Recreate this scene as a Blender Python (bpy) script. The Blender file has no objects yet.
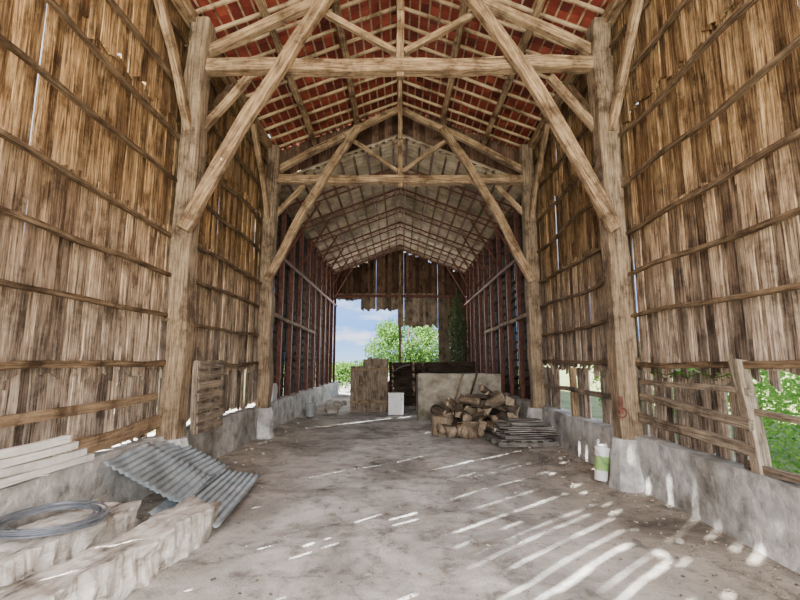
import bpy, math, random
from mathutils import Vector, Matrix, noise, Quaternion
random.seed(7)
S=bpy.context.scene
C=S.collection
R=random.uniform

# ---------------------------------------------------------------- materials
def nt(name):
    m=bpy.data.materials.new(name); m.use_nodes=True
    t=m.node_tree; t.nodes.clear()
    o=t.nodes.new('ShaderNodeOutputMaterial'); b=t.nodes.new('ShaderNodeBsdfPrincipled')
    t.links.new(b.outputs[0],o.inputs[0])
    return m,t,b
def ramp(t,cols):
    r=t.nodes.new('ShaderNodeValToRGB'); e=r.color_ramp.elements
    while len(e)<len(cols): e.new(0.5)
    for i,(p,c) in enumerate(cols):
        e[i].position=p; e[i].color=(c[0],c[1],c[2],1)
    return r
def mult(t,a,b,f=1):
    mx=t.nodes.new('ShaderNodeMixRGB'); mx.blend_type='MULTIPLY'; mx.inputs[0].default_value=f
    t.links.new(a,mx.inputs[1]); t.links.new(b,mx.inputs[2]); return mx.outputs[0]
def wood(name,cols,axis='X',sc=1.0,rough=.85,bump=.8,tint=False,grey=None,stain=.9):
    m,t,b=nt(name); N=t.nodes; L=t.links
    tc=N.new('ShaderNodeTexCoord'); mp=N.new('ShaderNodeMapping')
    k={'X':(1.3,30,30),'Y':(30,1.3,30),'Z':(30,30,1.3)}[axis]
    mp.inputs['Scale'].default_value=[v*sc for v in k]
    add=N.new('ShaderNodeVectorMath'); add.operation='ADD'
    L.new(tc.outputs['Object'],add.inputs[0])
    mul=N.new('ShaderNodeMath'); mul.operation='MULTIPLY'; mul.inputs[1].default_value=37.0
    if tint:
        at=N.new('ShaderNodeAttribute'); at.attribute_name='tint'; L.new(at.outputs['Fac'],mul.inputs[0])
    else:
        oi=N.new('ShaderNodeObjectInfo'); L.new(oi.outputs['Random'],mul.inputs[0])
    L.new(mul.outputs[0],add.inputs[1]); L.new(add.outputs[0],mp.inputs[0])
    n=N.new('ShaderNodeTexNoise'); n.inputs['Scale'].default_value=1.6; n.inputs['Detail'].default_value=10; n.inputs['Roughness'].default_value=.72
    n.inputs['Distortion'].default_value=.5
    L.new(mp.outputs[0],n.inputs['Vector'])
    r=ramp(t,cols); L.new(n.outputs['Fac'],r.inputs[0]); col=r.outputs[0]
    n2=N.new('ShaderNodeTexNoise'); n2.inputs['Scale'].default_value=2.6; n2.inputs['Detail'].default_value=8; n2.inputs['Roughness'].default_value=.7
    L.new(add.outputs[0],n2.inputs['Vector'])
    r2=ramp(t,[(.37,(.30,.25,.21)),(.48,(.88,.86,.84)),(.64,(1.33,1.31,1.28))]); L.new(n2.outputs['Fac'],r2.inputs[0])
    col=mult(t,col,r2.outputs[0],stain)
    if tint:
        r3=ramp(t,[(0,(.40,.335,.28)),(.5,(.93,.91,.88)),(1,(1.5,1.45,1.38))]); L.new(at.outputs['Fac'],r3.inputs[0])
        col=mult(t,col,r3.outputs[0])
    if grey:
        sx=N.new('ShaderNodeSeparateXYZ'); L.new(tc.outputs['Object'],sx.inputs[0])
        mr=N.new('ShaderNodeMapRange'); mr.inputs[1].default_value=grey[0]; mr.inputs[2].default_value=grey[1]
        mr.inputs[3].default_value=grey[2]; mr.inputs[4].default_value=0
        L.new(sx.outputs[2],mr.inputs[0])
        m3=N.new('ShaderNodeMixRGB'); L.new(mr.outputs[0],m3.inputs[0]); L.new(col,m3.inputs[1])
        hs=N.new('ShaderNodeHueSaturation'); hs.inputs['Saturation'].default_value=.5; hs.inputs['Value'].default_value=1.35
        L.new(col,hs.inputs['Color']); L.new(hs.outputs[0],m3.inputs[2]); col=m3.outputs[0]
    L.new(col,b.inputs['Base Color'])
    b.inputs['Roughness'].default_value=rough
    b.inputs['Specular IOR Level'].default_value=.2
    bp=N.new('ShaderNodeBump'); bp.inputs['Strength'].default_value=bump; bp.inputs['Distance'].default_value=.022
    L.new(n.outputs['Fac'],bp.inputs['Height']); L.new(bp.outputs[0],b.inputs['Normal'])
    return m
def rock(name,cols,scale=3,rough=.9,bump=.5,detail=8,scale2=None,metal=0,dist=.03,stretch=None):
    m,t,b=nt(name); N=t.nodes; L=t.links
    tc=N.new('ShaderNodeTexCoord'); n=N.new('ShaderNodeTexNoise'); n.inputs['Scale'].default_value=scale; n.inputs['Detail'].default_value=detail
    n.inputs['Roughness'].default_value=.66
    src=tc.outputs['Object']
    if stretch:
        mp=N.new('ShaderNodeMapping'); mp.inputs['Scale'].default_value=stretch; L.new(src,mp.inputs[0]); src=mp.outputs[0]
    L.new(src,n.inputs['Vector'])
    r=ramp(t,cols); L.new(n.outputs['Fac'],r.inputs[0]); col=r.outputs[0]
    if scale2:
        n2=N.new('ShaderNodeTexNoise'); n2.inputs['Scale'].default_value=scale2; n2.inputs['Detail'].default_value=6
        L.new(tc.outputs['Object'],n2.inputs['Vector'])
        r2=ramp(t,[(.32,(.5,.47,.43)),(.5,(.95,.94,.93)),(.68,(1.25,1.24,1.22))]); L.new(n2.outputs['Fac'],r2.inputs[0])
        col=mult(t,col,r2.outputs[0])
    L.new(col,b.inputs['Base Color']); b.inputs['Roughness'].default_value=rough; b.inputs['Metallic'].default_value=metal
    bp=N.new('ShaderNodeBump'); bp.inputs['Strength'].default_value=bump; bp.inputs['Distance'].default_value=dist
    L.new(n.outputs['Fac'],bp.inputs['Height']); L.new(bp.outputs[0],b.inputs['Normal'])
    return m

M_beam=wood('beam_wood',[(.33,(.04,.023,.012)),(.44,(.21,.135,.073)),(.55,(.39,.27,.155)),(.70,(.58,.43,.27))],'X')
M_beam_grey=wood('beam_grey_wood',[(.33,(.035,.024,.015)),(.44,(.16,.115,.072)),(.56,(.30,.22,.14)),(.72,(.48,.375,.255))],'X')
M_fence=wood('fence_wood',[(.33,(.04,.031,.023)),(.46,(.17,.135,.098)),(.58,(.31,.25,.185)),(.72,(.44,.37,.285))],'X')
M_rafter=wood('rafter_wood',[(.3,(.22,.14,.07)),(.5,(.48,.345,.205)),(.75,(.70,.545,.36))],'X')
M_plank=wood('plank_wood',[(.34,(.026,.013,.006)),(.44,(.165,.098,.044)),(.545,(.375,.252,.125)),(.69,(.62,.46,.265))],'Z',tint=True,grey=(1.0,3.8,1.0))
M_rail=wood('rail_wood',[(.34,(.03,.018,.010)),(.5,(.145,.096,.054)),(.70,(.32,.23,.14))],'X')
M_darkz=wood('dark_board_wood',[(.3,(.012,.007,.005)),(.5,(.055,.031,.020)),(.75,(.14,.085,.056))],'Z',tint=True)
M_gable=wood('gable_boards',[(.3,(.03,.018,.012)),(.5,(.12,.072,.048)),(.75,(.24,.155,.11))],'Z',tint=True)
M_hang=wood('hanging_boards',[(.3,(.07,.056,.042)),(.5,(.22,.175,.13)),(.75,(.40,.34,.27))],'Z',tint=True)
M_light=wood('light_board_wood',[(.3,(.09,.058,.033)),(.5,(.27,.19,.115)),(.75,(.44,.33,.22))],'X')
M_bleach=rock('bleached_timber',[(.34,(.10,.09,.08)),(.41,(.38,.36,.33)),(.5,(.62,.605,.57)),(.7,(.82,.81,.78))],5,scale2=2.4,bump=1,dist=.06,detail=12,stretch=(.5,1.5,1.5))
M_white=wood('white_painted_board',[(.25,(.3,.27,.23)),(.4,(.68,.67,.64)),(.7,(.85,.85,.84))],'X',bump=.3,stain=.4)
M_slate=wood('grey_board',[(.3,(.045,.041,.037)),(.5,(.18,.168,.15)),(.75,(.36,.34,.31))],'X')
M_bark=wood('bark',[(.3,(.015,.011,.008)),(.5,(.09,.07,.05)),(.75,(.24,.19,.14))],'X',bump=1)
M_vdark=wood('dark_old_board',[(.3,(.01,.008,.006)),(.5,(.045,.032,.022)),(.75,(.12,.085,.06))],'X',bump=1)
M_cut=rock('cut_wood_end',[(.3,(.12,.085,.055)),(.7,(.44,.335,.225))],9)
M_split=wood('split_wood',[(.3,(.06,.044,.03)),(.5,(.23,.175,.12)),(.75,(.47,.38,.28))],'X',bump=1)
M_conc=rock('concrete',[(.3,(.17,.17,.165)),(.45,(.39,.39,.38)),(.6,(.56,.56,.55)),(.75,(.70,.70,.69))],5,scale2=1.5,bump=.9,dist=.05,detail=10)
M_conc2=rock('mossy_concrete',[(.3,(.14,.12,.088)),(.5,(.29,.26,.20)),(.7,(.40,.37,.30))],4,scale2=1.0,bump=.6)
M_rust=rock('rusty_steel',[(.3,(.04,.015,.009)),(.5,(.13,.04,.024)),(.75,(.22,.08,.045))],8,rough=.7)
M_galv=rock('galvanised_sheet',[(.3,(.13,.155,.18)),(.5,(.28,.335,.38)),(.72,(.46,.52,.57))],4,rough=.5,bump=.1,scale2=1.8,metal=.2)
M_wire=rock('wire',[(.3,(.10,.12,.15)),(.7,(.24,.27,.32))],8,rough=.4,metal=.5)
M_sheet=rock('roof_sheet_underside',[(.3,(.20,.15,.10)),(.5,(.42,.34,.235)),(.7,(.60,.51,.38))],2.5,scale2=.8,bump=.1)
M_green=rock('green_print',[(.3,(.15,.32,.08)),(.7,(.35,.5,.16))],6)
M_plastic=rock('white_plastic',[(.3,(.6,.6,.58)),(.7,(.82,.82,.8))],5,rough=.4,bump=.05)
M_sack=rock('sack_cloth',[(.3,(.38,.42,.46)),(.7,(.62,.66,.7))],6,bump=.6)
M_tub=rock('grey_plastic',[(.3,(.18,.19,.19)),(.7,(.34,.35,.35))],6,rough=.5,bump=.05)
M_stone=rock('rubble_stone',[(.3,(.2,.18,.15)),(.7,(.5,.46,.4))],6)

def leafmat(name,c1,c2,tl=.4):
    m,t,b=nt(name); N=t.nodes; L=t.links
    at=N.new('ShaderNodeAttribute'); at.attribute_name='tint'
    r=ramp(t,[(0,c1),(1,c2)]); L.new(at.outputs['Fac'],r.inputs[0]); L.new(r.outputs[0],b.inputs['Base Color'])
    b.inputs['Roughness'].default_value=.6
    tr=N.new('ShaderNodeBsdfTranslucent'); L.new(r.outputs[0],tr.inputs[0])
    mx=N.new('ShaderNodeMixShader'); mx.inputs[0].default_value=tl
    out=[n for n in N if n.type=='OUTPUT_MATERIAL'][0]
    L.new(b.outputs[0],mx.inputs[1]); L.new(tr.outputs[0],mx.inputs[2]); L.new(mx.outputs[0],out.inputs[0])
    return m
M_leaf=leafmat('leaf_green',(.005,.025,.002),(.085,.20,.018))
M_leafb=leafmat('leaf_painted_sun',(.06,.22,.02),(.50,.85,.16),.5)  # lighter leaf copy: sunlight painted into plants that the barn shades
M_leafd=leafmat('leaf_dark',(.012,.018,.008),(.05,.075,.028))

def floormat():
    m,t,b=nt('dirt_floor'); N=t.nodes; L=t.links
    tc=N.new('ShaderNodeTexCoord')
    def no(s,d=8,dist=0):
        n=N.new('ShaderNodeTexNoise'); n.inputs['Scale'].default_value=s; n.inputs['Detail'].default_value=d; n.inputs['Roughness'].default_value=.68
        n.inputs['Distortion'].default_value=dist
        L.new(tc.outputs['Object'],n.inputs['Vector']); return n
    a=no(.8,10,.6); c=no(4,9,.3); d=no(55,4)
    r=ramp(t,[(.34,(.23,.225,.215)),(.44,(.385,.385,.375)),(.52,(.55,.555,.55)),(.64,(.75,.76,.765))]); L.new(a.outputs['Fac'],r.inputs[0])
    r2=ramp(t,[(.34,(.40,.385,.36)),(.46,(.90,.895,.885)),(.60,(1.13,1.13,1.13))]); L.new(c.outputs['Fac'],r2.inputs[0])
    r3=ramp(t,[(.34,(.55,.54,.52)),(.42,(1,1,1)),(.68,(1.06,1.06,1.06))]); L.new(d.outputs['Fac'],r3.inputs[0])
    col=mult(t,mult(t,r.outputs[0],r2.outputs[0]),r3.outputs[0])
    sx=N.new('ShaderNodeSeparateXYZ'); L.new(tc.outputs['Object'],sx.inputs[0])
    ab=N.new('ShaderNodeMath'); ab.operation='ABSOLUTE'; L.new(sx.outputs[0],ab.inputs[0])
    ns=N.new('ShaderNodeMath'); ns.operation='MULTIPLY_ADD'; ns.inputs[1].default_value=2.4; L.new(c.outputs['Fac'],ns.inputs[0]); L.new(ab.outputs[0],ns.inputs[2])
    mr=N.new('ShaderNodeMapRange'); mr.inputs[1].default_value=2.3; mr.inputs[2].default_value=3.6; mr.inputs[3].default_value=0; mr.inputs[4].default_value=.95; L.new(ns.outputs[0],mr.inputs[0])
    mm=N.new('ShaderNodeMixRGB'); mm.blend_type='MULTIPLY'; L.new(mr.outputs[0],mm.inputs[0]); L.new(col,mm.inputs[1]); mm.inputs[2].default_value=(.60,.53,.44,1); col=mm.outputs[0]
    v=N.new('ShaderNodeTexVoronoi'); v.feature='DISTANCE_TO_EDGE'; v.inputs['Scale'].default_value=.6
    n5=no(2,4); ad=N.new('ShaderNodeVectorMath'); ad.operation='MULTIPLY_ADD'
    ad.inputs[1].default_value=(.8,.8,.8); L.new(n5.outputs['Color'],ad.inputs[0]); L.new(tc.outputs['Object'],ad.inputs[2]); L.new(ad.outputs[0],v.inputs['Vector'])
    rv=ramp(t,[(0,(.5,.48,.45)),(.012,(1,1,1))]); L.new(v.outputs['Distance'],rv.inputs[0])
    col=mult(t,col,rv.outputs[0],.7)
    L.new(col,b.inputs['Base Color']); b.inputs['Roughness'].default_value=.95
    ma=N.new('ShaderNodeMath'); ma.operation='ADD'; L.new(c.outputs['Fac'],ma.inputs[0]); L.new(d.outputs['Fac'],ma.inputs[1])
    bp=N.new('ShaderNodeBump'); bp.inputs['Strength'].default_value=.6; bp.inputs['Distance'].default_value=.03
    L.new(ma.outputs[0],bp.inputs['Height']); L.new(bp.outputs[0],b.inputs['Normal'])
    return m
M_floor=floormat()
def tilemat():
    m,t,b=nt('clay_tiles'); N=t.nodes; L=t.links
    tc=N.new('ShaderNodeTexCoord')
    n=N.new('ShaderNodeTexNoise'); n.inputs['Scale'].default_value=5; n.inputs['Detail'].default_value=5; L.new(tc.outputs['Object'],n.inputs['Vector'])
    at=N.new('ShaderNodeAttribute'); at.attribute_name='tint'
    r=ramp(t,[(.0,(.13,.022,.015)),(.5,(.31,.047,.027)),(1,(.45,.095,.052))]); L.new(at.outputs['Fac'],r.inputs[0])
    r2=ramp(t,[(.3,(.55,.52,.52)),(.7,(1.2,1.15,1.1))]); L.new(n.outputs['Fac'],r2.inputs[0])
    L.new(mult(t,r.outputs[0],r2.outputs[0]),b.inputs['Base Color']); b.inputs['Roughness'].default_value=.8
    return m
M_tile=tilemat()
M_grass=rock('grass',[(.3,(.06,.11,.02)),(.5,(.15,.19,.06)),(.7,(.28,.25,.12))],.25,scale2=3)
M_gravel=rock('gravel',[(.3,(.2,.185,.16)),(.7,(.35,.335,.3))],6)

# ---------------------------------------------------------------- mesh tools
class MB:
    def __init__(s): s.v=[];s.f=[];s.t=[];s.m=[]
    def add(s,vs,fs,t=.5,m=0):
        o=len(s.v); s.v+= [tuple(v) for v in vs]; s.t+=[t]*len(vs)
        for f in fs: s.f.append([i+o for i in f]); s.m.append(m)
    def box(s,c,d,rot=None,t=.5,m=0):
        hx,hy,hz=d[0]/2,d[1]/2,d[2]/2
        vs=[Vector((x,y,z)) for x in(-hx,hx) for y in(-hy,hy) for z in(-hz,hz)]
        if rot: vs=[rot@v for v in vs]
        c=Vector(c); vs=[v+c for v in vs]
        s.add(vs,[(0,1,3,2),(4,6,7,5),(0,4,5,1),(2,3,7,6),(0,2,6,4),(1,5,7,3)],t,m)
    def plank(s,p0,p1,wd,w,nrm,th,t=.5,m=0,seg=6,wob=.1,fr=3):
        p0=Vector(p0);p1=Vector(p1);wd=Vector(wd);nrm=Vector(nrm);sd=R(0,100);vs=[]
        warp=R(-.008,.008); tw=R(-.08,.08); e0=R(-.35,.35)*w; e1=R(-.25,.25)*w
        ax=(p1-p0).normalized()
        for i in range(seg+1):
            k=i/seg; c=p0.lerp(p1,k)+nrm*warp*math.sin(k*3.1)
            a=w/2*(1+wob*noise.noise((sd,k*fr,0))*2); b_=w/2*(1+wob*noise.noise((sd,k*fr,9))*2)
            sk=ax*(e0 if i==0 else e1 if i==seg else 0)
            c1=c-wd*a-sk-nrm*a*tw; c2=c+wd*b_+sk+nrm*b_*tw
            vs+=[c1-nrm*th/2,c2-nrm*th/2,c2+nrm*th/2,c1+nrm*th/2]
        fs=[(3,2,1,0)]
        for i in range(seg):
            o=i*4
            for j in range(4): fs.append((o+j,o+(j+1)%4,o+4+(j+1)%4,o+4+j))
        o=seg*4; fs.append((o,o+1,o+2,o+3))
        s.add(vs,fs,t,m)
    def tube(s,pts,r,n=6,t=.5,m=0,cap=True):
        pts=[Vector(p) for p in pts]; vs=[]; up=Vector((0,0,1))
        for i,p in enumerate(pts):
            d=(pts[min(i+1,len(pts)-1)]-pts[max(i-1,0)]).normalized()
            a=d.cross(up)
            if a.length<.05: a=d.cross(Vector((1,0,0)))
            a.normalize(); b=d.cross(a); rr=r[i] if isinstance(r,(list,tuple)) else r
            for j in range(n):
                an=2*math.pi*j/n; vs.append(p+a*math.cos(an)*rr+b*math.sin(an)*rr)
        fs=[]
        for i in range(len(pts)-1):
            for j in range(n): fs.append((i*n+j,i*n+(j+1)%n,(i+1)*n+(j+1)%n,(i+1)*n+j))
        if cap: fs.append(tuple(range(n))[::-1]); fs.append(tuple((len(pts)-1)*n+j for j in range(n)))
        s.add(vs,fs,t,m)
    def lathe(s,prof,n=20,c=(0,0,0),t=.5,m=0):
        vs=[];fs=[]
        for r,z in prof:
            for j in range(n):
                a=2*math.pi*j/n; vs.append((c[0]+r*math.cos(a),c[1]+r*math.sin(a),c[2]+z))
        for i in range(len(prof)-1):
            for j in range(n): fs.append((i*n+j,i*n+(j+1)%n,(i+1)*n+(j+1)%n,(i+1)*n+j))
        fs.append(tuple(range(n))[::-1]); fs.append(tuple((len(prof)-1)*n+j for j in range(n)))
        s.add(vs,fs,t,m)
    def leaves(s,c,rad,n,size,tmin=0,tmax=1):
        for i in range(n):
            while 1:
                p=Vector((R(-1,1),R(-1,1),R(-1,1)))
                if .25<p.length<=1: break
            q=Vector((c[0]+p.x*rad[0],c[1]+p.y*rad[1],c[2]+p.z*rad[2]))
            if q.z<.02: q.z=R(.02,.2)
            a=Vector((R(-1,1),R(-1,1),R(-1,1))).normalized(); b=a.orthogonal().normalized()
            L=size*R(.6,1.3); W=L*.45
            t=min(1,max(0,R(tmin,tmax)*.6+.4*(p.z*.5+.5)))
            s.add([q-a*L/2,q-b*W/2,q+a*L/2,q+b*W/2],[(0,1,2,3)],t)
    def obj(s,name,mats,loc=(0,0,0),smooth=False):
        me=bpy.data.meshes.new(name); me.from_pydata(s.v,[],s.f)
        at=me.attributes.new('tint','FLOAT','POINT'); at.data.foreach_set('value',s.t)
        if not isinstance(mats,(list,tuple)): mats=[mats]
        for m in mats: me.materials.append(m)
        me.polygons.foreach_set('material_index',s.m)
        if smooth: me.polygons.foreach_set('use_smooth',[True]*len(s.f))
        me.update()
        o=bpy.data.objects.new(name,me); o.location=loc; C.objects.link(o); return o
def tag(o,label=None,cat=None,group=None,kind=None):
    if label: o['label']=label
    if cat: o['category']=cat
    if group: o['group']=group
    if kind: o['kind']=kind
    return o
def empty(name,loc,rot=(0,0,0)):
    o=bpy.data.objects.new(name,None); o.location=loc; o.rotation_euler=rot; o.empty_display_size=.1; C.objects.link(o); return o
def frame(p0,p1,up=(0,0,1)):
    x=(Vector(p1)-Vector(p0)).normalized(); z=Vector(up)
    if abs(x.dot(z))>.98: z=Vector((0,1,0))
    y=z.cross(x).normalized(); z=x.cross(y)
    m=Matrix((x,y,z)).transposed().to_4x4(); m.translation=Vector(p0); return m
def beam(name,p0,p1,w,h,mat,label,cat,group=None,bow=0,bowy=0,rough=.03,rnd=False,taper=1,seg=None,parent=None,end=None,up=(0,0,1),split=False):
    L=(Vector(p1)-Vector(p0)).length; seg=seg or max(4,int(L/.3)); mb=MB(); vs=[]; sd=R(0,100)
    if split:
        nn=random.choice((3,4,4,5)); a0=R(0,6); sec=[]
        for a in range(nn):
            an=a0+a*2*math.pi/nn+R(-.35,.35); rr=R(.65,1.2); sec.append((math.cos(an)*rr,math.sin(an)*rr))
    elif rnd: sec=[(math.cos(a*math.pi/6),math.sin(a*math.pi/6)) for a in range(12)]
    else:
        c=.84; sec=[(-1,-c),(-c,-1),(c,-1),(1,-c),(1,c),(c,1),(-c,1),(-1,c)]
    n=len(sec)
    for i in range(seg+1):
        k=i/seg; x=k*L; s=1+(taper-1)*k
        oy=bowy*math.sin(k*math.pi)+rough*noise.noise((sd,k*L*.9,3))*.9; oz=bow*math.sin(k*math.pi)+rough*noise.noise((sd,k*L*.9,7))*.9
        for j,(a,b) in enumerate(sec):
            q=1+rough*2.2*noise.noise((sd+a*.8,b*.8,k*L*2.2))
            vs.append((x+(R(-.01,.01) if i in(0,seg) else 0),a*w/2*s*q+oy,b*h/2*s*q+oz))
    fs=[]
    for i in range(seg):
        for j in range(n): fs.append((i*n+j,i*n+(j+1)%n,(i+1)*n+(j+1)%n,(i+1)*n+j))
    mb.add(vs,fs,R(0,1))
    ends=[tuple(range(n))[::-1],tuple(seg*n+j for j in range(n))]
    for e in ends: mb.f.append(list(e)); mb.m.append(1 if end else 0)
    o=mb.obj(name,[mat,end] if end else mat,smooth=rnd and not split)
    M=frame(p0,p1,up)
    if parent: o.parent=parent; o.matrix_local=M
    else: o.matrix_world=M
    if label: tag(o,label,cat,group)
    return o

Y1,Y2,ZR,SL=5.95,9.75,8.0,.4
# ---------------------------------------------------------------- floor / ground
mb=MB(); nx,ny=40,150
A0,A1,B0,B1=-3.3,3.3,-4,22.2
vs=[];fs=[]
for j in range(ny+1):
    for i in range(nx+1):
        x=A0+(A1-A0)*i/nx; y=B0+(B1-B0)*j/ny
        z=.025*noise.noise((x*.8,y*.6,0))+.012*noise.noise((x*3,y*3,5))+.06*max(0,(abs(x)-2.4))*(1+noise.noise((x*2,y*1.3,8)))
        vs.append((x,y,z))
for j in range(ny):
    for i in range(nx):
        a=j*(nx+1)+i; fs.append((a,a+1,a+nx+2,a+nx+1))
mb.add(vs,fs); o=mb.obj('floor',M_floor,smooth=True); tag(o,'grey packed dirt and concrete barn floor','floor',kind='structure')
mb=MB(); mb.add([(-150,-60,-.12),(150,-60,-.12),(150,300,-.12),(-150,300,-.12)],[(0,1,2,3)])
o=mb.obj('grass_field',M_grass); tag(o,'flat sunny meadow of yellow green grass around the barn','grass field',kind='stuff')
mb=MB(); mb.add([(-3.6,22,-.06),(3.2,22,-.06),(-2,60,-.06),(-9,60,-.06)],[(0,1,2,3)])
o=mb.obj('gravel_track',M_gravel); tag(o,'pale gravel track leading out of the barn','track',kind='stuff')

# ---------------------------------------------------------------- plank walls
def wall(side,name):
    mb=MB(); x0=side*3.19
    tiers=[(1.45,3.42),(3.28,5.1),(4.95,6.75)]
    if side<0: tiers=[(.70,1.66)]+tiers
    for ti,(z0,z1) in enumerate(tiers):
        y=-3.6; alt=0
        tx=.034*((ti+(1 if side<0 else 0))%2)
        while y<10.3:
            vis=y>2.2 or side>0
            w=R(.085,.17); g=R(-.022,-.010); wob=.07
            if not vis:  # out of view: gaps and batten breaks shaped to throw sun streaks
                w=R(.14,.26); g=0
                if random.random()<(.55 if y<.6 else .3): g=R(.03,.055)
            else:
                rr=random.random()
                if rr<.30: g=R(-.008,.004)
                if rr<.09: g=R(.003,.013)
            zb=z0+(R(-.09,.12) if z0>1 else R(-.05,.03)); zt=z1+R(-.05,.05)
            alt=1-alt
            xx=x0+side*tx - side*(alt*.011+R(-.002,.004))
            mb.plank((xx,y+w/2,zb),(xx+R(-.004,.004),y+w/2+R(-.006,.006),zt),(0,1,0),w,(1,0,0),R(.016,.022),t=R(0,1),seg=14,wob=wob,fr=9)
            if not vis and g>0:
                z=z0+R(-.2,.3)
                while z<z1:
                    l=R(.3,.9); mb.plank((x0+.03,y+w+g/2,z),(x0+.03,y+w+g/2,min(z+l,z1+.05)),(0,1,0),g+.05,(1,0,0),.015,t=R(0,1),seg=2,wob=.02)
                    z+=l+R(.08,.38)
            y+=w+g
    if side>0:
        y=4.3
        while y<10.2:
            w=R(.1,.17)
            if not (8.05<y<8.95 or 7.2<y<7.6 or 6.5<y<6.7): mb.plank((x0+.03,y,.62+R(-.05,.05)),(x0+.03,y+R(-.03,.03),1.5),(0,1,0),w,(1,0,0),.022,t=R(.1,1),wob=.06)
            y+=w+(R(.02,.05) if random.random()<.2 else R(-.012,.008))
        for y in (-3,-2.6,-2.2,-1.8,-1.4,-1,-.6,-.2,.2,.6,1,1.3,1.6,1.9):
            mb.plank((x0+.03,y,.62),(x0+.03,y,1.5),(0,1,0),.3,(1,0,0),.022)
    o=mb.obj(name,M_plank); tag(o,'weathered brown vertical plank barn wall with light slits','wall',kind='structure'); return o
wall(-1,'wall_left'); wall(1,'wall_right')

def conc(side,name):
    mb=MB(); ny=130; vs=[];fs=[]
    xi=side*3.0; xo=side*3.34
    for j in range(ny+1):
        y=-4+j*(26.0/ny)
        h=.66+.035*noise.noise((y*1.2,side,0))
        def f(q): return .03*noise.noise((y*1.9,q*4,side*5))
        ring=[(xi-side*.03,-.1),(xi,.15),(xi,.35),(xi,.55),(xi+side*.01,h),(xo,h),(xo,-.1)]
        for k,(x,z) in enumerate(ring): vs.append((x+(f(z) if k<5 else 0),y,z))
    n=7
    for j in range(ny):
        for k in range(n): fs.append((j*n+k,j*n+(k+1)%n,(j+1)*n+(k+1)%n,(j+1)*n+k))
    fs+= [tuple(range(n)),tuple(ny*n+k for k in range(n))]
    mb.add(vs,fs); o=mb.obj(name,M_conc,smooth=False); tag(o,'rough grey concrete plinth wall under the planks','wall',kind='structure')
conc(-1,'wall_left_lower'); conc(1,'wall_right_lower')

gR='horizontal rails nailed to plank walls'
for side in (-1,1):
    for z in (1.57,2.18,2.78,3.36,4.05,4.75,5.45,6.15):
        for (a,b) in ((1.2,6.0),(5.8,10.1)):
            dz=R(-.04,.04)
            beam('wall_rail',(side*3.10,a,z+dz),(side*3.10,b,z+R(-.04,.04)),.055,.048 if z!=1.57 else .065,M_rail,'rough wooden rail across the vertical wall planks','rail',gR,rough=.07)
beam('wall_rail',(-3.09,1.6,1.14),(-3.09,5.7,1.17),.04,.09,M_light,'pale horizontal board above the concrete plinth','rail',gR,rough=.04)
beam('wall_board',(-3.06,4.3,.80),(-3.06,5.75,.85),.05,.16,M_light,'short tan board lying on the concrete plinth','board',rough=.04)
for i in range(4):
    beam('white_board',(-2.97+.02*i,2.2+.1*i,.715+.075*i),(-2.97+.02*i,4.4-.14*i,.715+.075*i-R(0,.02)),.05,.062,M_white,'white painted board stacked on the concrete plinth','board','white boards on the plinth',rough=.03)

# ---------------------------------------------------------------- timber frame
def truss(Y,ZT):
    for s in (-1,1):
        beam('timber_post',(s*2.99,Y,.55),(s*2.96,Y,6.6),.27,.28,M_beam_grey,'massive weathered square timber post on concrete plinth','post','timber posts of the barn',rough=.06)
        beam('rafter_beam',(s*2.95,Y+.02,ZT+.2),(s*.05,Y+.02,7.55),.13,.14,M_beam,'sloping principal rafter beam above the tie beam','beam','principal rafters',bow=.03)
        beam('diagonal_brace',(s*2.93,Y-.2,3.38),(s*1.0,Y-.18,7.0),.12,.18,M_beam,'long diagonal timber brace from post up to rafter','brace','long diagonal braces',bow=.07,rough=.06)
        beam('roof_strut',(s*.06,Y,ZT+.22),(s*1.35,Y,6.93),.085,.09,M_beam,'short strut from king post to principal rafter','strut','king post struts')
        for d in (-1,1):
            if d>0 and Y>9: continue
            beam('plate_brace',(s*2.99,Y+d*.12,4.85),(s*3.02,Y+d*1.3,6.45),.10,.12,M_beam,'curved brace between post and wall plate','brace','wall plate braces',bow=.04,rough=.05)
        beam('knee_brace',(s*2.88,Y+.1,5.0),(s*2.25,Y+.1,ZT-.1),.09,.11,M_beam,'short knee brace under the tie beam','brace','knee braces')
    beam('tie_beam',(-3.1,Y,ZT),(3.1,Y,ZT),.19,.19,M_beam,'heavy horizontal timber tie beam between posts','beam','tie beams',bow=-.02,rough=.06)
    beam('king_post',(0,Y,ZT-.18),(0,Y,7.8),.11,.11,M_beam,'vertical king post at the middle of the truss','post','king posts')
    for d in (-1,1):
        if d>0 and Y>9: continue
        beam('ridge_brace',(0,Y+d*.08,6.8),(0,Y+d*.9,7.7),.08,.09,M_beam,'slanting brace from king post to ridge beam','brace','ridge braces')
truss(Y1,5.92); truss(Y2,5.80)
beam('ridge_beam',(0,4.2,7.83),(0,10.3,7.83),.13,.15,M_beam,'timber ridge beam under the tiled roof','beam')
for s in (-1,1):
    beam('wall_plate',(s*3.06,-3.5,6.6),(s*3.06,10.3,6.6),.17,.17,M_beam,'long timber wall plate under the roof edge','beam','wall plates')
    for px in (1.05,2.1):
        z=ZR-SL*px-.2
        beam('roof_purlin',(s*px,4.0,z),(s*px,10.3,z+R(-.02,.02)),.12,.13,M_beam,'long timber purlin under the roof rafters','beam','roof purlins',rough=.05,up=(s*.37,0,.93))
gr='light rafters below the clay tiles'
for s in (-1,1):
    y=4.6
    while y<10.3:
        dy=R(-.02,.02)
        beam('roof_rafter',(s*.03,y,ZR-.06),(s*3.5,y+dy,ZR-.06-SL*3.47),.042,.055,M_rafter,'pale wooden rafter beneath the red tiles','rafter',gr,rough=.02)
        y+=.42
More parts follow.
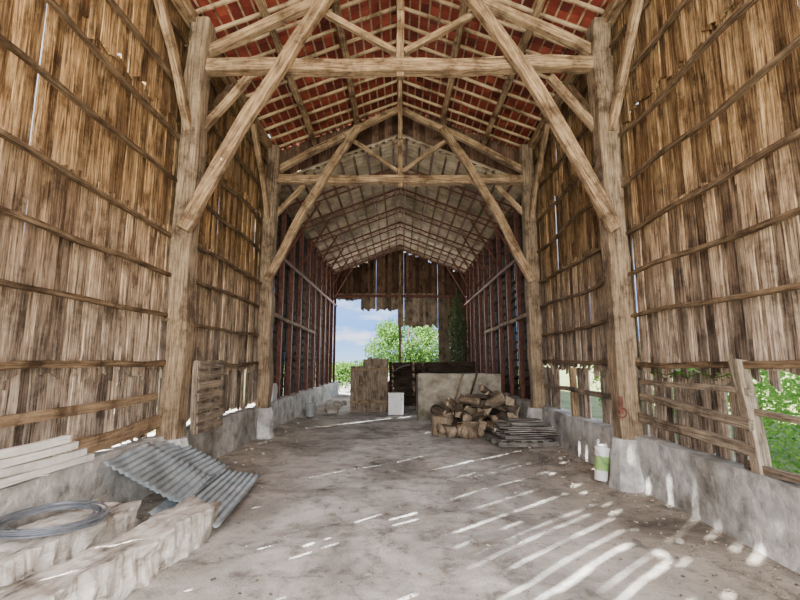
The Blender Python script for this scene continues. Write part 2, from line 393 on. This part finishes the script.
for s in (-1,1):
    mb=MB(); sl=math.atan(SL); rot=Matrix.Rotation(s*sl,3,'Y')
    Ls=3.75; d=.0
    dirv=Vector((s*math.cos(sl),0,-math.sin(sl))); nv=Vector((s*math.sin(sl),0,math.cos(sl)))
    while d<Ls:
        c0=Vector((0,0,ZR+.08))+dirv*(d); y=-3.6
        while y<10.5:
            w=1.2 if y<3.5 else .2
            cc=c0+Vector((0,y+w/2,0))+dirv*.12
            rt=Matrix.Rotation(s*(sl-.07),3,'Y')
            if not (y>3.5 and random.random()<.002):
                mb.box(cc+nv*R(0,.008),(.26,w-(.0 if y<3.5 else .004),.018),rt,t=R(0,1),m=0)
            y+=w
        cb=c0+dirv*.02-nv*.038
        mb.box((cb.x,3.4,cb.z),(.030,14.0,.024),rot,t=.7,m=1)
        d+=.19
    o=mb.obj('ceiling_tiles_left' if s<0 else 'ceiling_tiles_right',[M_tile,M_rafter]); tag(o,'red clay tile roof slope on wooden battens','ceiling',kind='structure')

mb=MB(); x=-3.4
while x<3.4:
    w=R(.14,.2); zt=ZR+.06-SL*abs(x+w/2); zb=7.3-.4*abs(x+w/2)
    mb.plank((x+w/2,10.42,zb-.06),(x+w/2,10.42,zt),(1,0,0),w+.01,(0,1,0),.02,t=R(0,1),seg=2,wob=.0); x+=w
o=mb.obj('wall_gable_upper',M_gable); tag(o,'dark boarding closing the step between roofs','wall',kind='structure')

# ---------------------------------------------------------------- rear steel bay
YE=21.5
for s in (-1,1):
    mb=MB(); vs=[];fs=[]; ny=560
    for j in range(ny+1):
        y=10.3+j*(11.5/ny); o=.03*math.sin(j*math.pi/5)
        for k in range(3):
            x=s*3.6*k/2; vs.append((x,y,7.26-.4*abs(x)+o))
    for j in range(ny):
        for k in range(2): a=j*3+k; fs.append((a,a+1,a+4,a+3))
    mb.add(vs,fs); o=mb.obj('ceiling_sheet_left' if s<0 else 'ceiling_sheet_right',M_sheet); tag(o,'pale corrugated sheet roof slope over steel trusses','ceiling',kind='structure')
    for i in range(10):
        px=.17+.33*i
        beam('roof_purlin',(s*px,10.45,7.14-.4*px),(s*px,YE,7.14-.4*px),.045,.085,M_rust if i%2==0 else M_rail,'slim purlin under the corrugated sheet roof','beam','purlins of sheet roof',rough=.01,seg=5)
    mb=MB(); y=10.3
    while y<21.5:
        w=R(.11,.18); g=R(-.02,-.006)
        if random.random()<.16: g=R(.006,.03)
        mb.plank((s*3.32+R(-.012,.012),y+w/2,.6),(s*3.32+R(-.012,.012),y+w/2+R(-.015,.015),5.95),(0,1,0),w,(1,0,0),.02,t=R(0,1),seg=10,wob=.04,fr=8); y+=w+g
    z=.95
    while z<5.8:
        y=10.3
        while y<21.4:
            l=min(R(.9,1.5),21.45-y)
            if random.random()<.75:
                mb.box((s*3.27,y+l/2,z+R(-.03,.03)),(.02,l-.04,R(.06,.10)),Matrix.Rotation(s*R(.2,.6),3,'Y')@Matrix.Rotation(R(-.03,.03),3,'X'),t=R(0,1))
            y+=l
        z+=.24
    o=mb.obj('wall_left_rear' if s<0 else 'wall_right_rear',M_darkz); tag(o,'dark brown board wall of the rear bay','wall',kind='structure')
    for Y in (10.5,11.6,12.7,13.8,15.0,16.1,17.2,18.3,19.4,20.4,21.35):
        mb=MB(); x=s*3.17
        mb.box((x-s*.05,0,3.0),(.012,.10,5.8)); mb.box((x+s*.05,0,3.0),(.012,.10,5.8)); mb.box((x,0,3.0),(.10,.012,5.8))
        o=mb.obj('steel_post',M_rust,loc=(0,Y,0)); tag(o,'rusty red steel column against dark board wall','post','rusty steel columns')
    beam('wall_rail',(s*3.08,10.2,2.75),(s*3.08,16,2.65),.05,.09,M_light,'pale wooden rail across the dark board wall','rail','rails on rear walls')
    beam('wall_rail',(s*3.08,10.2,4.3),(s*3.08,21.3,4.3),.05,.08,M_rust,'rusty rail across the dark board wall','rail','rails on rear walls',rough=.01)
for Y in (11.6,13.2,14.9,16.6,18.3,20.0):
    mb=MB()
    for s in (-1,1):
        a=Vector((s*3.2,0,5.78)); b=Vector((0,0,7.01)); c=Vector((s*3.2,0,5.6)); d=Vector((0,0,6.83))
        mb.tube([a,b],.03,4); mb.tube([c,d],.022,4)
        for i in range(6):
            k=i/6; mb.tube([a.lerp(b,k),c.lerp(d,k+.08)],.010,4); mb.tube([c.lerp(d,k+.08),a.lerp(b,k+.166)],.010,4)
        mb.tube([(s*3.15,0,4.3),(s*2.2,0,5.95)],.03,4)
    mb.tube([(0,0,7.05),(0,0,6.8)],.02,4)
    o=mb.obj('steel_truss',M_rust,loc=(0,Y,0)); tag(o,'rusty lattice steel truss under corrugated roof','truss','rusty lattice trusses')

mb=MB(); x=-3.45
while x<3.4:
    w=R(.11,.18); xc=x+w/2; zt=7.28-.4*abs(xc)
    if abs(xc)<2.8 and random.random()<.3: zt-=R(.05,.18)
    mb.plank((xc,YE,4.78+R(-.03,.03)),(xc,YE,zt),(1,0,0),w+.02,(0,1,0),.02,t=R(0,1),seg=5,wob=.03,m=0)
    if -1.95<xc<1.95:
        zb=4.12+R(-.07,.07) if xc<-.1 else 3.3+R(-.09,.12)
        mb.plank((xc,YE-.04,zb),(xc,YE-.04,4.95),(1,0,0),w+.006,(0,1,0),.02,t=R(.1,1),seg=3,wob=.04,m=1)
    if xc<-1.95: mb.plank((xc,YE-.04,4.6+R(-.05,.05)),(xc,YE-.04,4.95),(1,0,0),w+.006,(0,1,0),.02,t=R(.1,1),seg=3,wob=.04,m=1)
    if xc>1.95: mb.plank((xc,YE,0),(xc,YE,4.8),(1,0,0),w+.02,(0,1,0),.02,t=R(0,.4),seg=4,wob=.0,m=1)
    x+=w+(R(.02,.03) if random.random()<.10 else 0)
o=mb.obj('wall_back',[M_gable,M_hang]); tag(o,'ragged brown boarded gable end above the open doorway','wall',kind='structure')
beam('gable_post',(0,YE-.15,0),(0,YE-.15,6.9),.12,.12,M_beam_grey,'slim timber post in the rear opening','post')
beam('gable_beam',(-3.1,YE-.15,4.8),(3.1,YE-.15,4.8),.10,.12,M_rust,'dark lintel beam over the rear opening','beam')

mb=MB(); mb.leaves((2.55,19.3,2.6),(.42,1.0,2.2),1500,.14)
mb.tube([(2.6,19.3,0),(2.55,19.4,2),(2.5,19.2,4.9)],.03,6)
o=mb.obj('ivy',M_leafd); tag(o,'dark ivy hanging beside the dark board wall','ivy')

# ---------------------------------------------------------------- rear objects
mb=MB(); nxx=14; vs=[];fs=[]
prof=[(0,0),(0,.4),(0,.8),(0,1.2),(.03,1.27),(.25,1.28),(.28,1.2),(.28,0)]
for i in range(nxx+1):
    x=.5+2.3*i/nxx
    for (y,z) in prof: vs.append((x,12.4+y+.015*noise.noise((x*2,z*3,1)),z+(.02*noise.noise((x*2,0,4)) if z>1 else 0)))
n=len(prof)
for i in range(nxx):
    for k in range(n): fs.append((i*n+k,i*n+(k+1)%n,(i+1)*n+(k+1)%n,(i+1)*n+k))
fs+=[tuple(range(n)),tuple(nxx*n+k for k in range(n))]
mb.add(vs,fs)
mb.box((.62,13.2,.6),(.24,1.4,1.2)) ; mb.box((2.7,13.2,.6),(.24,1.4,1.2))
o=mb.obj('concrete_bin',M_conc2); tag(o,'stained grey concrete storage bin wall','concrete wall')
g=empty('board_partition',(-1,14.6,0))
for i in range(9):
    x=-.55+.137*i; h=1.45 if i<3 else 1.72
    beam('board',(x,0,0),(x,0,h+R(-.03,.03)),.025,.142,M_fence,None,None,parent=g,rough=.005,up=(1,0,0))
for z in (.3,1.35): beam('crosspiece',(-.62,-.035,z),(.62,-.035,z+.03),.03,.08,M_light,None,None,parent=g)
tag(g,'weathered vertical board partition beside the white appliance','partition')
g=empty('dark_partition',(.9,16.5,0))
for i in range(9):
    beam('board',(-1.3,R(-.02,.02),.1+i*.175),(1.9,R(-.02,.02),.1+i*.175+R(-.01,.01)),.03,.185,M_vdark,None,None,parent=g,rough=.01)
for x in (-1.25,.2,1.8): beam('stake',(x,.06,0),(x,.06,1.6),.09,.09,M_vdark,None,None,parent=g)
tag(g,'dark horizontal board partition behind concrete bin','partition')
mb=MB(); vs=[];fs=[]
for i in range(13):
    a=math.pi*(.05+.9*i/12)
    for y in (0,1.2): vs.append((-.75*math.cos(a),y,.85+.65*math.sin(a)))
for i in range(12): fs.append((2*i,2*i+1,2*i+3,2*i+2))
mb.add(vs,fs); o=mb.obj('curved_sheet',M_vdark,loc=(.35,14.6,0.0),smooth=True); tag(o,'curved dark rusty metal sheet behind appliance','metal sheet')
for y in (.0,1.2):
    for x in (-.74,.74):
        mb=MB(); mb.tube([(x,y,0),(x,y,.95)],.02,6); o2=mb.obj('sheet_leg',M_rust); o2.parent=o
g=empty('washing_machine',(-.12,13.55,0))
def part(name,mb,mat,par,loc=(0,0,0),smooth=False):
    o=mb.obj(name,mat,loc=loc,smooth=smooth); o.parent=par; return o
mb=MB(); mb.box((0,.22,.33),(.46,.44,.6)); part('body',mb,M_plastic,g)
mb=MB(); mb.box((0,.22,.65),(.48,.46,.04)); part('top_panel',mb,M_plastic,g)
mb=MB(); mb.box((0,-.012,.3),(.42,.024,.46)); part('door',mb,M_plastic,g)
mb=MB(); mb.box((.16,-.035,.5),(.02,.02,.1)); part('handle',mb,M_tub,g)
for x in (-.2,.2):
    for y in (.04,.4):
        mb=MB(); mb.box((x,y,.015),(.05,.05,.03)); part('foot',mb,M_tub,g)
tag(g,'small white metal household appliance on the floor','appliance')

gl='firewood pile by the concrete bin'
def log(p,ang,L,r,pitch=0,pr=.3):
    d=Vector((math.sin(ang)*math.cos(pitch),math.cos(ang)*math.cos(pitch),math.sin(pitch))); p=Vector(p)
    if random.random()<pr: beam('log',p-d*L/2,p+d*L/2,2*r,2*r*R(.75,1),random.choice((M_bark,M_split)),'dark bark covered firewood log in the pile','log',gl,rough=.2,rnd=True,seg=5,end=M_cut,taper=R(.8,1))
    else: beam('split_log',p-d*L/2,p+d*L/2,2.3*r,2.0*r,random.choice((M_split,M_split,M_bark)),'rough split firewood chunk in the pile','log',gl,rough=.2,split=True,seg=4,end=M_cut,taper=R(.7,1))
for row,(z,n,x0,dx) in enumerate(((.16,7,.98,.27),(.36,6,1.1,.28),(.54,5,1.35,.28),(.68,4,1.6,.27))):
    for i in range(n):
        for yk in (10.2,10.9):
            log((x0+dx*i+R(-.06,.06),yk+R(-.15,.15),z+R(-.05,.05)),R(-1.5,1.5),R(.32,.6),R(.08,.16),R(-.5,.5))
for i in range(8):
    log((R(1.0,2.1),9.75+R(-.15,.12),.15),R(-.9,1.2),R(.35,.5),R(.10,.16),0,.6)
for i in range(3): log((R(1.6,2.4),10.4,R(.82,.9)),R(.6,2.5),.6,R(.06,.1),R(-.3,.3))
beam('stump',(.95,9.95,.0),(.98,9.98,.40),.44,.42,M_split,'short thick tree stump beside the log pile','stump',rough=.2,rnd=True,seg=4,end=M_cut)
beam('stump',(1.45,9.6,.0),(1.48,9.62,.34),.4,.36,M_split,'short thick tree stump in front of the log pile','stump',rough=.2,rnd=True,seg=4,end=M_cut)
beam('stick',(1.55,11.4,.0),(2.15,12.35,1.35),.05,.05,M_bark,'thin pole leaning on the concrete bin','pole','leaning poles',rnd=True)
beam('stick',(1.2,11.5,.0),(1.75,12.38,1.3),.04,.04,M_light,'thin pole leaning on the concrete bin','pole','leaning poles',rnd=True)

def pallet(loc,rot,w,d,mat,label,n=6,sw=.1):
    g=empty('pallet',loc,rot)
    for i in range(3):
        y=-d/2+.05+(d-.1)*i/2
        beam('stringer',(-w/2,y,.05),(w/2,y,.05),.08,.08,mat,None,None,parent=g,seg=3)
    for i in range(n):
        x=-w/2+.06+(w-.12)*i/(n-1)
        beam('slat',(x,-d/2,.105),(x+R(-.01,.01),d/2,.105),sw,.022,mat,None,None,parent=g,seg=3,rough=.015)
    tag(g,label,'pallet'); return g
pallet((2.36,8.9,.03),(0,0,.08),1.15,.95,M_slate,'weathered wooden pallet under stacked grey boards')
for lay in range(11):
    for i in range(4 if lay<8 else 3):
        y=8.47+.25*i+R(-.04,.04); z=.17+lay*.031
        a=R(-.2,.2); L=R(.75,1.1)*(1-.02*lay); cx=2.38+R(-.08,.06)
        beam('stacked_board',(cx-L/2,y-a*.5,z+R(-.009,.009)),(cx+L/2,y+a*.5,z+R(-.009,.009)),R(.15,.24),.022,M_slate,'short grey weathered board in the stack','board','grey boards stacked on pallet',seg=3,rough=.02)
g=pallet((-2.87,6.57,1.12),(0,math.pi/2-.03,0),1.0,.85,M_fence,'weathered grey wooden pallet standing on the plinth behind post',7,.105)

g=empty('plastic_bucket',(2.66,6.1,.05))
mb=MB(); mb.lathe([(.075,0),(.08,.01),(.088,.3),(.09,.38),(.096,.385),(.096,.4),(.08,.4)],24); part('body',mb,M_plastic,g)
mb=MB(); mb.lathe([(.0845,.13),(.0895,.31),(.09,.31),(.085,.13)],24); part('label_band',mb,M_green,g)
mb=MB(); mb.lathe([(.1,.395),(.102,.41),(.1,.425),(.06,.43),(.05,.46)],24); part('lid',mb,M_plastic,g)
mb=MB(); mb.tube([(.1*math.cos(a),-.02-.1*math.sin(a)*.9,.36-.14*math.sin(a)) for a in [math.pi*i/12 for i in range(13)]],.004,6); part('handle',mb,M_wire,g)
g.rotation_euler=(0,.14,.4)
tag(g,'white plastic bucket with yellow green label beside concrete plinth','bucket')

for s,Y in ((1,Y1),(1,Y2),(-1,Y1),(-1,Y2)):
    mb=MB(); mb.lathe([(.3,-.05),(.28,.1),(.25,.3),(.22,.5),(.2,.62)],10)
    for i,v in enumerate(mb.v):
        q=1+.2*noise.noise((v[0]*5,v[1]*5,v[2]*5+Y)); mb.v[i]=(v[0]*q,v[1]*q,v[2])
    o=mb.obj('post_footing',M_conc,loc=(s*2.98,Y,0)); tag(o,'rough rounded concrete footing under timber post','footing','concrete post footings')
mb=MB(); mb.box((2.84,Y1-.16,1.05),(.05,.02,.22)); mb.tube([(2.84+.06*math.cos(a),Y1-.18,.96+.06*math.sin(a)) for a in [i*math.pi*2/12 for i in range(13)]],.009,6)
o=mb.obj('iron_ring',M_rust); tag(o,'rusty iron ring and plate on timber post','iron ring')

gf='rough rails across the low opening'
def fr(a,b,w,h,**k): beam('fence_rail',a,b,w,h,M_fence,'rough grey rail across the low opening','fence rail',gf,rough=.06,**k)
fr((3.05,3.9,.84),(3.07,5.75,.92),.05,.10)
fr((3.04,3.9,1.06),(3.07,5.75,1.16),.05,.09)
fr((3.05,3.9,1.34),(3.07,5.75,1.36),.05,.06)
fr((3.05,2.4,1.12),(3.08,4.0,1.16),.04,.05)
fr((3.04,2.4,.76),(3.1,4.1,.72),.06,.07)
fr((3.06,6.2,1.1),(3.08,9.5,1.12),.05,.08)
beam('fence_stake',(3.08,3.94,.6),(3.08,4.02,1.62),.11,.11,M_fence,'upright wooden stake on the concrete plinth','fence stake',rough=.06)
beam('fence_stake',(3.1,8.0,.6),(3.1,8.04,1.5),.1,.1,M_beam,'upright pale stake on the concrete plinth','fence stake')
mb=MB(); pts=[(3.03,5.4-.11*i,1.47+.02*math.sin(i*1.7)) for i in range(13)]; mb.tube(pts,.006,5)
for p in pts: mb.leaves(p,(.05,.09,.05),6,.045)
o=mb.obj('ivy_strand',M_leaf); tag(o,'thin ivy strand along the wall rail','ivy')

# ---------------------------------------------------------------- left foreground
def slab(name,p0,p1,w,h,label,seed):
    mb=MB(); vs=[];fs=[]; seg=80; P0=Vector(p0);P1=Vector(p1); L=(P1-P0).length
    sec=[(-.5,0),(-.5,.3),(-.49,.65),(-.49,.93),(-.46,1),(-.38,1.01),(-.24,1.0),(-.1,1.0),(.05,1.0),(.2,1.0),(.34,1.0),(.46,.98),(.5,.90),(.49,.68),(.41,.56),(.42,.2),(.38,0)]
    n=len(sec)
    for i in range(seg+1):
        k=i/seg
        ww=w*(1+.13*noise.noise((k*4,seed,0))); hh=h*(1+.08*noise.noise((k*4,seed,5))-.06*k)
        for j,(a,b) in enumerate(sec):
            top=b>.9
            q=(.018 if top else .03)*noise.noise((a*3+seed,b*3,k*7))+(.012 if top else .022)*noise.noise((a*9+seed,b*9,k*26))
            edge=.045*noise.noise((k*11,seed,b*2))+.022*noise.noise((k*31,seed,b*2)) if abs(a)>.44 else 0
            ex=(.34*noise.noise((a*3,b*3,seed)) if i in(0,seg) else .008*noise.noise((a*9,b*9,k*20)))
            vs.append((k*L+ex,a*ww+q+edge,max(0,b*hh+(q if b>.1 else 0))))
    for i in range(seg):
        for j in range(n): fs.append((i*n+j,i*n+(j+1)%n,(i+1)*n+(j+1)%n,(i+1)*n+j))
    fs+=[tuple(range(n))[::-1],tuple(seg*n+j for j in range(n))]
    mb.add(vs,fs); o=mb.obj(name,M_bleach,smooth=False); o.matrix_world=frame(p0,p1); tag(o,label,'timber'); return o
slab('hewn_timber',(-2.72,2.1,.02),(-2.54,4.1,.02),.52,.38,'thick bleached hewn timber carrying a wire coil',3)
slab('hewn_timber',(-2.16,2.25,.01),(-1.90,4.35,.01),.36,.30,'thick bleached hewn timber lying on dirt floor',11)
mb=MB(); pts=[]
for i in range(11*40+1):
    a=i/40*2*math.pi; k=i/440
    rr=.31+.05*noise.noise((i*.02,0,0))+.045*math.sin(k*9)
    pts.append((rr*math.cos(a),rr*math.sin(a)*.95,.02+.05*abs(noise.noise((i*.05,3,0)))+.05*k))
mb.tube(pts,.006,5)
o=mb.obj('wire_coil',M_wire,loc=(-2.58,3.45,.40)); tag(o,'loose coil of grey fencing wire on timber','wire coil')

def corr(p,u,v,lu,lv,label,bend=0):
    u=Vector(u).normalized(); v=Vector(v).normalized(); nrm=u.cross(v).normalized()
    if nrm.z<0: nrm=-nrm
    mb=MB(); vs=[];fs=[]; nu=10; nv=int(lv/.0095)
    for j in range(nv+1):
        for i in range(nu+1):
            a=i/nu; b=j/nv
            z=.010*math.sin(b*lv/.072*2*math.pi)+bend*math.sin(b*3.14)+.012*noise.noise((a*2,b*2,lu))
            vs.append(u*a*lu+v*b*lv+nrm*z)
    for j in range(nv):
        for i in range(nu): k=j*(nu+1)+i; fs.append((k,k+1,k+nu+2,k+nu+1))
    mb.add(vs,fs); o=mb.obj('corrugated_sheet',M_galv,loc=p,smooth=True)
    md=o.modifiers.new('t','SOLIDIFY'); md.thickness=.003
    tag(o,label,'metal sheet','corrugated sheets by the plinth'); return o
corr((-2.96,6.0,.62),(.01,-1,.0),(.82,.0,-.42),1.45,.82,'grey corrugated metal sheet leaning on the plinth')
corr((-2.50,6.1,.23),(.10,-1,-.0),(.97,.06,-.20),1.85,.66,'grey corrugated metal sheet lying on the floor',.0)
corr((-2.94,5.3,.68),(.12,-1,-.03),(.82,.06,-.43),.95,.85,'grey corrugated metal sheet leaning over another sheet',.0)

def sack(loc,sc,label):
    mb=MB(); n=14; vs=[];fs=[]
    for i in range(9):
        k=i/8
        for j in range(n):
            a=2*math.pi*j/n; r=(.5-.12*max(0,k-.8)/.2)*(1+.14*noise.noise((math.cos(a)*2,math.sin(a)*2,k*4+loc[1])))
            ca,sa=math.cos(a),math.sin(a); q=(abs(ca)**4+abs(sa)**4)**-.25
            vs.append((r*ca*q*sc[0],r*sa*q*sc[1],k*sc[2]))
    for i in range(8):
        for j in range(n): fs.append((i*n+j,i*n+(j+1)%n,(i+1)*n+(j+1)%n,(i+1)*n+j))
    fs+=[tuple(range(n))[::-1],tuple(8*n+j for j in range(n))]
    mb.add(vs,fs); o=mb.obj('sack',M_sack,loc=loc,smooth=True); tag(o,label,'sack')
sack((-3.08,10.75,.67),(.22,.44,.42),'pale blue grey sack on top of the plinth')
def tub(x,y,s,label):
    mb=MB(); mb.lathe([(.14*s,0),(.17*s,.36*s),(.185*s,.37*s),(.185*s,.39*s),(.165*s,.39*s),(.14*s,.05*s)],20); o=mb.obj('tub',M_tub,loc=(x,y,0.03)); tag(o,label,'tub')
tub(-2.62,13.2,.95,'grey plastic tub on the dirt floor')
def stone(loc,r,label,grp):
    mb=MB(); mb.lathe([(r*.6,0),(r,r*.3),(r*.9,r*.8),(r*.4,r*1.1)],8)
    mb.v=[(v[0]*(1+.3*noise.noise((v[0]*9,v[1]*9,loc[0]*7))),v[1]*(1+.3*noise.noise((v[0]*9,v[1]*9,loc[1]*7))),v[2]) for v in mb.v]
    o=mb.obj('stone',M_stone,loc=loc); o.rotation_euler=(0,0,R(0,6)); tag(o,label,'stone',grp)
for i in range(14): stone((R(-2.8,-2.0),R(13.8,17.5),0),R(.08,.2),'rough grey rubble stone near dark board wall','rubble stones')
for i in range(26):
    s=random.choice((-1,1)); stone((s*R(2.35,2.85),R(3.5,12) if s>0 else R(6.5,12),.02),R(.015,.045),'small stone at the foot of the plinth','small stones')
mb=MB()
for i in range(1500):
    s=random.choice((-1,1)); x=s*(2.95-abs(random.gauss(0,.55))); y=R(2.5,13)
    if random.random()<.3: x=R(-2.8,2.8)
    if abs(x)>2.95: continue
    z=.03+.06*max(0,abs(x)-2.4); q=R(.005,.016)
    mb.box((x,y,z),(q*R(1,3),q,q*.5),Matrix.Rotation(R(0,6),3,'Z'),t=R(0,1))
o=mb.obj('wood_debris',M_plank); tag(o,'scattered wood chips and grit on dirt floor','debris',kind='stuff')

# ---------------------------------------------------------------- outside plants
def tree(name,loc,h,crown,n,size,label,mat):
    g=empty(name,loc)
    mb=MB(); mb.tube([(0,0,0),(.1,0,h*.3),(0,.1,h*.6),(.1,0,h*.9)],[.2,.15,.1,.04],8)
    for i in range(6):
        a=R(0,6.28); mb.tube([(.05,0,h*R(.3,.5)),(math.cos(a)*crown*.6,math.sin(a)*crown*.6,h*R(.6,.85))],[.07,.02],6)
    part('trunk',mb,M_bark,g)
    mb=MB()
    for i in range(30):
        a=R(0,6.28); e=R(-1,1); q=math.sqrt(max(0,1-e*e))*R(.4,.8)*crown; rr=crown*R(.24,.38)
        mb.leaves((math.cos(a)*q,math.sin(a)*q,h*.56+e*h*.36),(rr,rr,rr*.8),n//30,size)
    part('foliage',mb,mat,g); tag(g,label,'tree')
tree('tree',(.6,33,0),5.2,3.4,15000,.2,'leafy green tree beyond the rear opening',M_leaf)
tree('tree',(12.5,6,0),6,3.2,3500,.25,'leafy green tree outside the plank wall',M_leafb)
def bush(loc,rad,n,size,label,mat):
    mb=MB()
    for i in range(9): mb.leaves((R(-.55,.55)*rad[0],R(-.55,.55)*rad[1],rad[2]*.45+R(0,.35)*rad[2]),(rad[0]*.45,rad[1]*.45,rad[2]*.45),n//9,size)
    mb.tube([(0,0,0),(0,.05,rad[2]*.7)],.03,6)
    o=mb.obj('bush',mat,loc=loc); tag(o,label,'bush')
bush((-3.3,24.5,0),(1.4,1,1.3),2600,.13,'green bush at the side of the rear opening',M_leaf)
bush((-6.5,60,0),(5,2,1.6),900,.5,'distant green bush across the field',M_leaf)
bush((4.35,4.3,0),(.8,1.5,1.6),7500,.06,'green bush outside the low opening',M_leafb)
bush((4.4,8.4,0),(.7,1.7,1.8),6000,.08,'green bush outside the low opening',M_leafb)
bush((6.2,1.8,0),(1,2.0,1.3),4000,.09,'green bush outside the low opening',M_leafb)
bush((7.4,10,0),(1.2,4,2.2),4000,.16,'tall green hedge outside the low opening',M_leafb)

# ---------------------------------------------------------------- light & world
w=bpy.data.worlds.new('World'); S.world=w; w.use_nodes=True; t=w.node_tree; t.nodes.clear()
o=t.nodes.new('ShaderNodeOutputWorld'); bg=t.nodes.new('ShaderNodeBackground'); t.links.new(bg.outputs[0],o.inputs[0])
tc=t.nodes.new('ShaderNodeTexCoord'); sx=t.nodes.new('ShaderNodeSeparateXYZ'); t.links.new(tc.outputs['Generated'],sx.inputs[0])
r=ramp(t,[(0,(.45,.68,1)),(.07,(.17,.42,1)),(.4,(.65,.76,.95))]); t.links.new(sx.outputs[2],r.inputs[0])
mp=t.nodes.new('ShaderNodeMapping'); mp.inputs['Scale'].default_value=(1,1,3); t.links.new(tc.outputs['Generated'],mp.inputs[0])
n=t.nodes.new('ShaderNodeTexNoise'); n.inputs['Scale'].default_value=9; n.inputs['Detail'].default_value=7; t.links.new(mp.outputs[0],n.inputs['Vector'])
rc=ramp(t,[(.5,(0,0,0)),(.68,(.9,.9,.9))]); t.links.new(n.outputs['Fac'],rc.inputs[0])
mx=t.nodes.new('ShaderNodeMixRGB'); t.links.new(rc.outputs[0],mx.inputs[0]); t.links.new(r.outputs[0],mx.inputs[1]); mx.inputs[2].default_value=(1,1,1,1)
t.links.new(mx.outputs[0],bg.inputs[0]); bg.inputs[1].default_value=2.4
def light(kind,name,loc,d,energy,color,size=None,sy=None):
    l=bpy.data.lights.new(name,kind); l.energy=energy; l.color=color
    o=bpy.data.objects.new(name,l); o.location=loc; o.rotation_euler=Vector(d).to_track_quat('-Z','Y').to_euler(); C.objects.link(o)
    if size: l.shape='RECTANGLE'; l.size=size; l.size_y=sy or size
    return l
E=math.radians(35.5)
l=light('SUN','sun',(-10,-10,12),(math.cos(E)*.76,math.cos(E)*.65,-math.sin(E)),80,(1,.96,.89)); l.angle=.009
light('AREA','front_fill_light',(0,-3.4,3.6),(0,1,.02),1400,(1,.98,.94),5.5,5)  # added fill lamp behind the camera, lifts the interior
light('AREA','rear_fill_light',(0,21.0,3.2),(0,-1,.1),340,(1,.98,.95),5,3)  # added fill lamp aimed inward, lifts the rear bay

# ---------------------------------------------------------------- camera
cam=bpy.data.cameras.new('camera'); cam.sensor_width=36; cam.lens=19.8; cam.clip_end=500
co=bpy.data.objects.new('camera',cam); co.location=(0,0,1.6); co.rotation_euler=(math.radians(90+8.02),0,0); C.objects.link(co); S.camera=co
